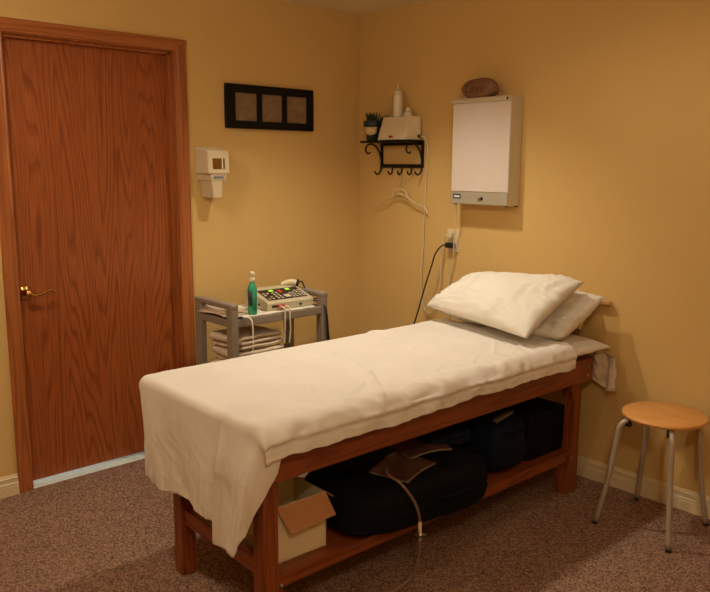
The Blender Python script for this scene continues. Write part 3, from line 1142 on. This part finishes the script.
def edge(a):
    """a: arc length past the edge start; returns (horizontal past box edge<=0, drop)"""
    L_ = pi * ER / 2
    ap_ = a + ER
    if ap_ <= 0:
        return -ER + ap_, 0.0
    if ap_ < L_:
        t_ = ap_ / ER
        return -ER + ER * sin(t_), ER * (1 - cos(t_))
    return 0.0, ER + (ap_ - L_)


def edge_near(a):
    """soft sloping side: an ellipse quarter .060 wide and .075 high, then straight down"""
    ap_ = a + .045
    if ap_ <= 0:
        return a, 0.0
    if ap_ < .108:
        t_ = ap_ / .108 * pi / 2
        return -.045 + .060 * sin(t_), .075 * (1 - cos(t_))
    return .015 + (ap_ - .108) * .15, .075 + (ap_ - .108)


ZT = .747
SX0, SY_N, SY_F = MX0 - .012, -.386, MY1 + .008
SXR = .700
WID = SY_F - SY_N


def hemlen(v):
    """length of the end drop at distance v from the near edge"""
    if v < .232:
        if v < 0:
            return max(.10, .325 * (1 + v / .086 * .62))
        if v < .10:
            return .325 + .130 * sstep(-.03, .10, v)
        return .455 - .012 * (v - .10) / .105 - .060 * sstep(.208, .232, v)
    return .382 + .006 * sin(v * 21) + .004 * nz(v * 30, 1)


def sheet_pt(u, v):
    """u<0 end drop, u>=0 along the top; v<0 near hang, v>WID far hang"""
    hu, du = edge(-u)
    hn, dn = edge_near(-v)
    hf, df = edge(v - WID)
    endf = sstep(0, .10, du)
    x = SX0 - hu if u < .3 else SX0 + u
    if u >= ER:
        x = SX0 + u
    sag = 0
    if v < WID / 2:
        y = SY_N - hn
        dv = dn
        side = -1
    else:
        y = SY_F + hf
        dv = df
        side = 1
    # wrap round the corner low down instead of dropping further
    wrap = dv * endf
    if du > 0:
        x += wrap * .75
    z = ZT - du - dv * (1 - .85 * endf)
    t_ = max(0, min(1, du / .45))
    # ---- end drape character
    if du > .005:
        shift = .070 * t_ ** 1.2 * max(0, 1 - max(v, 0) / .42)
        y += shift
        if v < .25:
            y += 0.0
        step = (1 - sstep(.208, .238, v))
        x -= .020 * step * sstep(.02, .22, du)
        # overlapping fold edge
        x -= .014 * math.exp(-((v - .215) / .016) ** 2) * sstep(.03, .2, du)
        g = sstep(.0, .3, du)
        x -= g * (.010 * sin(v * 19 + 1.2 + du * 1.5) + .007 * nz(v * 16 + du * 3, du * 3.0, 3.3))
        x -= g * .010 * (.35 - abs(nz(v * 8 + du * 2.5, du * 2.2, 31)))
        x -= g * (.0045 * nz(v * 45, du * 9, 8.1) + .004 * (.4 - abs(nz(v * 14 + du * 9, du * 16, 2.2))))
        # puckered hem
        D = hemlen(v)
        near_hem = sstep(D - .07, D - .02, du)
        x -= near_hem * .007 * nz(v * 26, du * 8, 40)
        # pinch dimple at the corner where cloth gathers
        for (dvv, duu, a, r) in ((.225, .06, .005, .03), (.045, .06, .006, .03)):
            x += a * math.exp(-(((v - dvv) / r) ** 2 + ((du - duu) / (r * 1.6)) ** 2))
    # ---- top surface wrinkles
    if du < .02:
        fx, fy = x, y
        bumps = .0035 * nz(fx * 2.2, fy * 3.0, 1.7) + .0018 * nz(fx * 7 + fy * 3, fy * 9, 4.4)
        # diagonal ridge across the middle
        def ridge(px0, py0, px1, py1, amp, w):
            dx, dy = px1 - px0, py1 - py0
            L2 = dx * dx + dy * dy
            tt = ((fx - px0) * dx + (fy - py0) * dy) / L2
            tc_ = max(0, min(1, tt))
            d = math.hypot(fx - px0 - tc_ * dx, fy - py0 - tc_ * dy)
            return amp * math.exp(-(d / w) ** 2) * (1 - .3 * tc_)
        bumps += ridge(-.20, .20, -.33, -.16, .012, .012) + ridge(-.33, -.16, -.46, -.36, .011, .013)
        bumps += ridge(.20, .42, .28, .36, .012, .018) * .8
        bumps += ridge(.30, -.25, .52, -.08, .006, .010) + ridge(.36, -.30, .60, -.20, .005, .010) + ridge(.10, .05, .30, .10, .003, .014) + ridge(-.10, -.28, .05, -.20, .004, .010) + ridge(.10, -.30, .22, -.22, .004, .009)
        bumps += ridge(-.33, -.16, -.62, -.34, .007, .012) + ridge(-.75, -.30, -.58, -.12, .004, .012)
        nearf = sstep(.30, .0, v)
        bumps += sstep(.34, .02, v) * .010 * (.35 - abs(nz(fx * 13 + .8 * sin(fy * 9), fy * 2.6, 12))) + .0035 * (.35 - abs(nz(fx * 6 + fy * 5, fy * 7 - fx * 3, 21)))
        bumps += nearf * (.011 * (.4 - abs(nz(fx * 10 + fy * 12, fy * 9, 7))) + .004 * nz(fx * 30, fy * 22, 2))
        bumps += sstep(.2, .75, x) * .009 * abs(nz(fx * 9 - fy * 7, fy * 8 + 3, 11))
        z += bumps * (1 if dv < .04 else .3)
        if dv > .002 and side < 0:
            k = sstep(0, .05, dv)
            y -= k * (.009 * nz(fx * 11 + dv * 12, 3.0, dv * 8) + .004 * nz(fx * 34, dv * 20, 9))
            # seam roll of the hem
            y -= .005 * math.exp(-((-v - .035) / .007) ** 2) * (1 + .6 * nz(fx * 10, 2))
            y += .004 * math.exp(-((-v - .050) / .006) ** 2)
            z += (.014 * nz(fx * 6, 5.5) + .006 * nz(fx * 22, 1.5)) * sstep(0, .08, -v)
    return BT @ Vector((x, y, z))


def sheet():
    b = MB()
    # v stations
    vs_ = [-.086 + .086 * i / 22 for i in range(22)] + [WID * i / 120 for i in range(121)] + [WID + .09 * (i + 1) / 9 for i in range(9)]
    rows = []
    NE = 80
    for i in range(NE):
        rows.append(('e', 1 - i / NE))
    LU = SXR - SX0
    NT = 230
    for i in range(NT + 1):
        rows.append(('t', i / NT))
    verts = []
    for kind_, t_ in rows:
        for v in vs_:
            if kind_ == 'e':
                verts.append(sheet_pt(-(hemlen(v)) * t_ - ER * (1 - t_) * 0, v))
            else:
                ue = LU + .012 * sin(v * 9) - .03 * sstep(.2, 0, v) * 0
                verts.append(sheet_pt(ue * t_, v))
    n = len(vs_)
    faces = [(i * n + j, i * n + j + 1, (i + 1) * n + j + 1, (i + 1) * n + j) for i in range(len(rows) - 1) for j in range(n - 1)]
    b.add(verts, faces, True)
    return b


sh = sheet().build('bed_sheet', 'sheet', loc=(-1.04, -1.40, .3), rz=radians(-.9), thick=.0022,
                   label='cream cotton sheet spread over the treatment table, hanging to a point at the foot end', cat='sheet')


# ---------------------------------------------------------------- pillows
def pillow(name, A, B_, C_, D_, T_, label, seed, N_=56, wr=1.0, mname='pillowcase', conc=.05, bot=.75, cat='pillow', folds=()):
    A, B_, C_, D_ = map(Vector, (A, B_, C_, D_))
    nrm_ = ((C_ - A).cross(B_ - D_)).normalized()
    if nrm_.z < 0:
        nrm_ = -nrm_
    ctr = (A + B_ + C_ + D_) / 4

    def base(a, c):
        a2 = a * (1 - conc * (1 - c * c))
        c2 = c * (1 - conc * (1 - a * a))
        s, t_ = (a2 + 1) / 2, (c2 + 1) / 2
        return A * (1 - s) * (1 - t_) + D_ * s * (1 - t_) + C_ * s * t_ + B_ * (1 - s) * t_

    def hh(a, c):
        w = max(0, (1 - abs(a) ** 2.4)) * max(0, (1 - abs(c) ** 2.4))
        return w ** .48

    def wrk(a, c, sd):
        w = 0
        for (ca, cc) in ((-1, -1), (1, -1), (1, 1), (-1, 1)):
            da, dc = a - ca, c - cc
            r = math.hypot(da, dc)
            th = math.atan2(dc, da)
            f_ = sin(th * 13 + sd + ca * 2 + 1.8 * nz(r * 2.5, th * 2, sd))
            w += math.exp(-(r / .8) ** 2) * (abs(f_) * 1.6 - .8) * sstep(.0, .22, r)
        # gathers running in from the short sides
        g_ = math.exp(-((1 - abs(a)) / .35) ** 2) * (1 - abs(nz(a * 1.5 + sd, c * 7, sd)) * 2.2)
        e = .0062 * w + .006 * g_ + .005 * nz(a * 2.5 + sd, c * 2.5, sd) - .006 * abs(nz(a * 4 + c * 3, c * 4 - a, sd))
        # long soft folds near the pillow's end, running from one long edge to the other
        for a0, bend, amp, wd, c0, c1 in folds:
            d_ = a - a0 - bend * c * c
            e += amp * math.exp(-(d_ / wd) ** 2) * sstep(c0, c0 + .3, c) * (1 - sstep(c1 - .3, c1, c))
        return e * wr

    b = MB()

    def top(u, v):
        a, c = 2 * u - 1, 2 * v - 1
        h = hh(a, c)
        return base(a, c) + nrm_ * (T_ * (1 - bot * .5) * h + wrk(a, c, seed) * min(1, h * 2.5))

    def botf(u, v):
        a, c = 2 * u - 1, 2 * v - 1
        h = hh(a, c)
        return base(a, c) - nrm_ * (T_ * bot * .5 * h + wrk(a, c, seed + 5) * .5 * min(1, h * 2.5))
    b.grid(top, N_, N_)
    b.grid(botf, N_, N_)
    return b.build(name, mname, loc=(ctr.x, ctr.y, min(A.z, D_.z)), label=label, cat=cat)


# flat cushion at the head end
pillow('flat_cushion', (-.352, -1.02, .700), (-.075, -1.05, .700), (-.050, -1.815, .698), (-.352, -1.790, .693), .085,
       'thin flat cream cushion lying at the wall end of the table, below both pillows', 1.0, wr=.5, conc=.015, bot=.7, cat='cushion')
# tilted head rest leaning on the wall
hr = empty('head_rest', (-.1, -1.45, .74), label='tan panel leaning on the wall behind the pillows at the table head', cat='headrest')
b = MB()
b.prism([(-.140, .775), (-.030, .888), (-.020, .890), (-.034, .904), (-.155, .785)], 'Y', -1.700, -1.12, bev=.003)
b.build('padded_panel', 'rest_vinyl', hr)
b = MB()
b.prism([(-.034, .890), (-.006, .890), (-.006, .904), (-.036, .906)], 'Y', -1.778, -1.12, bev=.002)
b.build('top_ledge', 'rest_vinyl', hr)
b = MB()
b.prism([(-.128, .765), (-.018, .882), (-.014, .888), (-.028, .887), (-.139, .774)], 'Y', -1.690, -1.13)
b.build('backing_board', 'rest_wood', hr)

pillow('pillow', (-.40, -1.06, .800), (-.105, -1.10, .930), (-.095, -1.792, .940), (-.355, -1.740, .775), .165,
       'cream pillow propped on the tilted panel, half covered by the large pillow', 4.0, bot=1.42, wr=1.5, conc=.03, folds=((.45, .1, .008, .05, -1, 1.1), (.62, .12, .008, .04, -1, 1.1), (.78, .1, .007, .035, -.9, 1.1)))
pillow('pillow', (-.44, -.985, .825), (-.165, -1.070, .965), (-.185, -1.735, 1.012), (-.575, -1.700, .797), .105,
       'large cream pillow resting on top, its left corner touching the sheet', 2.3, bot=.28, wr=1.5, conc=.025, folds=((.50, .10, .009, .05, -.6, 1.1), (.64, .14, .010, .04, -.1, 1.1), (.76, .12, .009, .032, .1, 1.1), (.42, -.2, .009, .06, -1.1, .1), (-.35, .2, .006, .06, -.9, .6)))

# cloth hanging down behind the head end


def hang(u, v):
    y = -1.690 - .155 * u + .012 * nz(u * 3, v * 3, 2) - .008 * v
    z = .680 - (.145 + .06 * u) * v + .010 * sin(u * 8) * v
    x = -.058 + .012 * sin(u * 11 + v * 2) + .012 * nz(u * 6, v * 5, 7)
    if v < .12:
        x -= (.12 - v) * .35
    return Vector((min(x, -.012), y, z))


MB().grid(hang, 40, 30).build('hanging_cloth', 'towel', loc=(-.06, -1.75, .45), thick=.0018, label='thin pale cloth hanging down from the head end of the table near the wall', cat='cloth')

# ---------------------------------------------------------------- things on the lower shelf
SZ = .2085
# open cardboard box
bx = empty('cardboard_box', (-1.785, -1.56, SZ), radians(-2), label='open white cardboard box with brown flaps on the left end of the lower shelf', cat='box')
XF = Matrix.Translation((-1.785, -1.56, SZ)) @ Matrix.Rotation(radians(-2), 4, 'Z')
bxw, bxd, bh, tt = .108, .095, .202, .004
b = MB(XF)
b.box(-bxw, bxw, -bxd, -bxd + tt, 0, bh)
b.box(-bxw, bxw, bxd - tt, bxd, 0, bh)
b.box(-bxw, -bxw + tt, -bxd, bxd, 0, bh)
b.box(bxw - tt, bxw, -bxd, bxd, 0, bh)
b.box(-bxw, bxw, -bxd, bxd, 0, tt)
b.build('box_body', 'box_white', bx)
b = MB(XF)
# front flap hanging outwards
b.hexa([(-bxw + .002, -bxd - .001, bh - .002), (bxw - .002, -bxd - .001, bh - .002), (bxw - .002, -bxd + .003, bh + .001), (-bxw + .002, -bxd + .003, bh + .001),
        (-bxw + .030, -bxd - .052, bh - .078), (bxw + .008, -bxd - .046, bh - .072), (bxw + .008, -bxd - .043, bh - .070), (-bxw + .030, -bxd - .049, bh - .076)])
b.build('flap', 'cardboard', bx)
b = MB(XF)
b.hexa([(bxw - .003, -bxd, bh), (bxw + .001, -bxd, bh), (bxw + .001, bxd, bh), (bxw - .003, bxd, bh),
        (bxw + .040, -bxd + .01, bh - .035), (bxw + .044, -bxd + .01, bh - .033), (bxw + .044, bxd - .01, bh - .033), (bxw + .040, bxd - .01, bh - .035)])
b.build('flap', 'cardboard', bx)
b = MB(XF)
b.hexa([(-bxw, -bxd, bh), (-bxw + .003, -bxd, bh), (-bxw + .003, bxd, bh), (-bxw, bxd, bh),
        (-bxw - .018, -bxd + .01, bh + .055), (-bxw - .015, -bxd + .01, bh + .057), (-bxw - .015, bxd - .01, bh + .057), (-bxw - .018, bxd - .01, bh + .055)])
b.build('flap', 'cardboard', bx)
b = MB(XF)
b.hexa([(-bxw, bxd - .003, bh), (bxw, bxd - .003, bh), (bxw, bxd, bh), (-bxw, bxd, bh),
        (-bxw + .01, bxd + .02, bh + .072), (bxw - .01, bxd + .02, bh + .072), (bxw - .01, bxd + .023, bh + .072), (-bxw + .01, bxd + .023, bh + .072)])
b.build('flap', 'cardboard', bx)


def soft(name, cx, cy, cz, hx_, hy_, hz_, rz, mname, label, cat, seed, ex=4.0, lump=.012, ruck=0, tilt=0, sag=0, **kw):
    """soft bag: superellipsoid body with lumps; sits flat on its base"""
    t = bmesh.new()
    bmesh.ops.create_cube(t, size=2)
    bmesh.ops.subdivide_edges(t, edges=t.edges, cuts=22, use_grid_fill=True)
    R_ = Matrix.Rotation(rz, 3, 'Z') @ Matrix.Rotation(tilt, 3, 'Y')
    for v in t.verts:
        p = v.co.copy()
        r = (abs(p.x) ** ex + abs(p.y) ** ex + abs(p.z) ** ex) ** (1 / ex)
        p = p / r
        k = 1 + lump * 6 * nz(p.x * 1.5 + seed, p.y * 1.5, p.z * 1.5) + lump * 2 * nz(p.x * 5, p.y * 5 + seed, p.z * 5) + ruck * abs(nz(p.x * 9 + seed, p.y * 9, p.z * 12))
        if p.z < -.6:
            k = 1 + (k - 1) * .3
        q = Vector((p.x * hx_ * k, p.y * hy_ * k, p.z * hz_ * (k if p.z > 0 else 1)))
        v.co = Vector((cx, cy, cz + hz_)) + R_ @ q
    zm = min(v.co.z for v in t.verts)
    for v in t.verts:
        v.co.z += cz - zm
        if sag:
            k = sstep(sag - .0, sag - .07, v.co.y) * (1 - sstep(cz + hz_ * .6, cz + 2 * hz_, v.co.z) * .6)
            v.co.z -= .040 * k
    b = MB()
    b.merge(t, 0, True)
    return b.build(name, mname, loc=(cx, cy, cz), rz=rz, label=label, cat=cat, **kw)


sc = soft('suitcase', -1.245, -1.585, SZ, .370, .205, .088, radians(-3), 'black_fabric', 'large flat black soft suitcase lying across the middle of the lower shelf', 'suitcase', 2.0, ex=5, lump=.006, sag=-1.742)
b = MB(Matrix.Translation((-1.245, -1.585, SZ)) @ Matrix.Rotation(radians(-3), 4, 'Z'))
for zz in (.075, .105):
    ring = []
    for k in range(65):
        a = 2 * pi * k / 64
        ex = 5
        cx_, cy_ = cos(a), sin(a)
        r = (abs(cx_) ** ex + abs(cy_) ** ex) ** (-1 / ex)
        ring.append((cx_ * r * .372, cy_ * r * .207, zz - (.032 if cy_ < -.3 else 0)))
    b.tube(ring, .0045, 6, 1)
b.build('piping', 'black_case', sc)
b = MB(Matrix.Translation((-1.245, -1.585, SZ)) @ Matrix.Rotation(radians(-3), 4, 'Z'))
b.tube([(.03, -.200, .09), (.04, -.218, .088), (.10, -.222, .088), (.16, -.218, .088), (.17, -.200, .09)], .009, 8, 5, flat=.5)
b.build('carry_handle', 'black_case', sc)

soft('black_bag', -1.42, -1.45, SZ + .177, .15, .13, .060, radians(8), 'black_case', 'rumpled black bag lying on the suitcase behind the cardboard box', 'bag', 6.0, ex=3, lump=.02, ruck=.06)
soft('navy_bag', -.97, -1.54, SZ + .177, .125, .12, .042, radians(-14), 'blue_fabric', 'flat navy blue bag slumped on top of the suitcase', 'bag', 9.0, ex=3.5, lump=.015, ruck=.05)
bb = soft('blue_duffel_bag', -.655, -1.545, SZ, .135, .185, .120, radians(-6), 'blue_fabric', 'navy blue duffel bag beside the suitcase on the lower shelf', 'bag', 12.0, ex=3.6, lump=.014, ruck=.03)
b = MB(Matrix.Translation((-.655, -1.545, SZ)) @ Matrix.Rotation(radians(-6), 4, 'Z'))
b.tube([(-.10, -.12, .18), (-.05, -.185, .200), (0, -.200, .20), (.06, -.18, .20), (.11, -.12, .18)], .006, 8, 5)
b.build('strap', 'black_fabric', bb)
cs = empty('black_case', (-.350, -1.50, SZ), radians(-2), label='boxy black carrying case at the right end of the lower shelf', cat='case')
XF = Matrix.Translation((-.350, -1.50, SZ)) @ Matrix.Rotation(radians(-2), 4, 'Z')
MB(XF).box(-.150, .135, -.190, .17, 0, .185, bev=.010, seg=3).build('case_body', 'black_case', cs)
MB(XF).box(-.151, .136, -.191, .171, .1855, .215, bev=.008, seg=3).build('lid', 'black_case', cs)
rl = soft('rolled_bag', -.42, -1.50, SZ + .2155, .150, .070, .048, radians(20), 'black_fabric', 'black rolled bag lying on top of the boxy case', 'bag', 15.0, ex=2.4, lump=.01, ruck=.03)
b = MB()
b.box(-.72, -.60, -1.665, -1.640, SZ + .238, SZ + .252, bev=.002, rot=Matrix.Rotation(radians(-10), 3, 'Y'))
b.build('grey_strip', 'grey_label2', label='short grey worn strip lying on the duffel bag', cat='strip')

# magazines on the suitcase
def mag(cx, cy, z, w, d, rz, label, seed):
    root = empty('magazine', (cx, cy, z), rz, label=label, cat='magazine')
    X_ = Matrix.Translation((cx, cy, z)) @ Matrix.Rotation(rz, 4, 'Z')
    b = MB(X_)
    b.grid(lambda u, v: Vector(((u - .5) * w, (v - .5) * d, .004 + .010 * sin(u * pi) + .012 * u * v)), 14, 14)
    b.build('pages', 'paper', root, thick=.005)
    b = MB(X_)
    b.grid(lambda u, v: Vector(((u - .5) * w * 1.01, (v - .5) * d * 1.01, .0085 + .010 * sin(u * pi) + .012 * u * v)), 14, 14)
    b.build('cover', 'magazine', root, thick=.0015)


mag(-1.30, -1.665, SZ + .182, .22, .17, radians(14), 'brown printed magazine lying on the suitcase behind the dangling tube', 1)
mag(-1.13, -1.600, SZ + .200, .20, .15, radians(-12), 'second printed magazine overlapping the first, nearer the navy bag', 2)

# dangling tube
tb = empty('rubber_tube', (-1.32, -1.76, 0), label='thin cloudy tube with a pale connector trailing from the shelf down to the carpet', cat='tube')
b = MB()
b.tube([(-1.385, -1.66, .415), (-1.438, -1.72, .425), (-1.430, -1.780, .405), (-1.408, -1.822, .350), (-1.387, -1.830, .295), (-1.380, -1.830, .255)], .0055, 8, 6)
b.tube([(-1.377, -1.830, .195), (-1.380, -1.830, .140), (-1.390, -1.825, .085), (-1.420, -1.815, .040), (-1.465, -1.800, .014), (-1.510, -1.775, .0075), (-1.550, -1.73, .0075), (-1.550, -1.67, .0075)], .0055, 8, 6)
b.build('hose', 'tube', tb)
b = MB()
b.tube([(-1.380, -1.830, .262), (-1.377, -1.830, .188)], [.0068, .0068], 12, 1)
b.build('connector', 'plastic_cream', tb)
b = MB()
b.tube([(-1.363, -1.845, .210), (-1.392, -1.816, .210)], [.004, .004], 8, 1)
b.tube([(-1.378, -1.832, .202), (-1.378, -1.832, .218)], [.010, .010], 10, 1)
b.build('stopcock', 'steel', tb)

# ---------------------------------------------------------------- stool
SCX, SCY, SZT = -.220, -2.168, .500
stl = empty('stool', (SCX, SCY, 0), label='round wooden seat stool on four silver tube legs beside the right wall', cat='stool')
MB().lathe([(.02, SZT - .020), (.164, SZT - .020), (.171, SZT - .016), (.174, SZT - .009), (.171, SZT - .003), (.165, SZT), (.02, SZT + .0002)], (SCX, SCY, 0), 56).build('seat', 'stool_seat', stl)
for fx, fy in ((-.424, -1.990), (-.062, -1.992), (-.432, -2.323), (-.082, -2.324)):
    d = Vector((fx - SCX, fy - SCY, 0))
    def q(k, z):
        return Vector((SCX + d.x * k, SCY + d.y * k, z))
    b = MB().tube([q(.25, SZT - .030), q(.45, SZT - .030), q(.60, SZT - .034), q(.69, SZT - .055), q(.725, SZT - .100), q(.80, .25), q(.99, .010)], .0115, 12, 6)
    lg_ = b.build('leg', 'stool_metal', stl)
    MB().tube([q(.992, .012), q(1.0, 0.0)], [.0119, .0119], 12, 1).build('foot_cap', 'black_plastic', lg_)
    MB().box(q(.56, 0).x - .012, q(.56, 0).x + .012, q(.56, 0).y - .012, q(.56, 0).y + .012, SZT - .058, SZT - .0205, bev=.003).build('mounting_clip', 'black_plastic', stl)
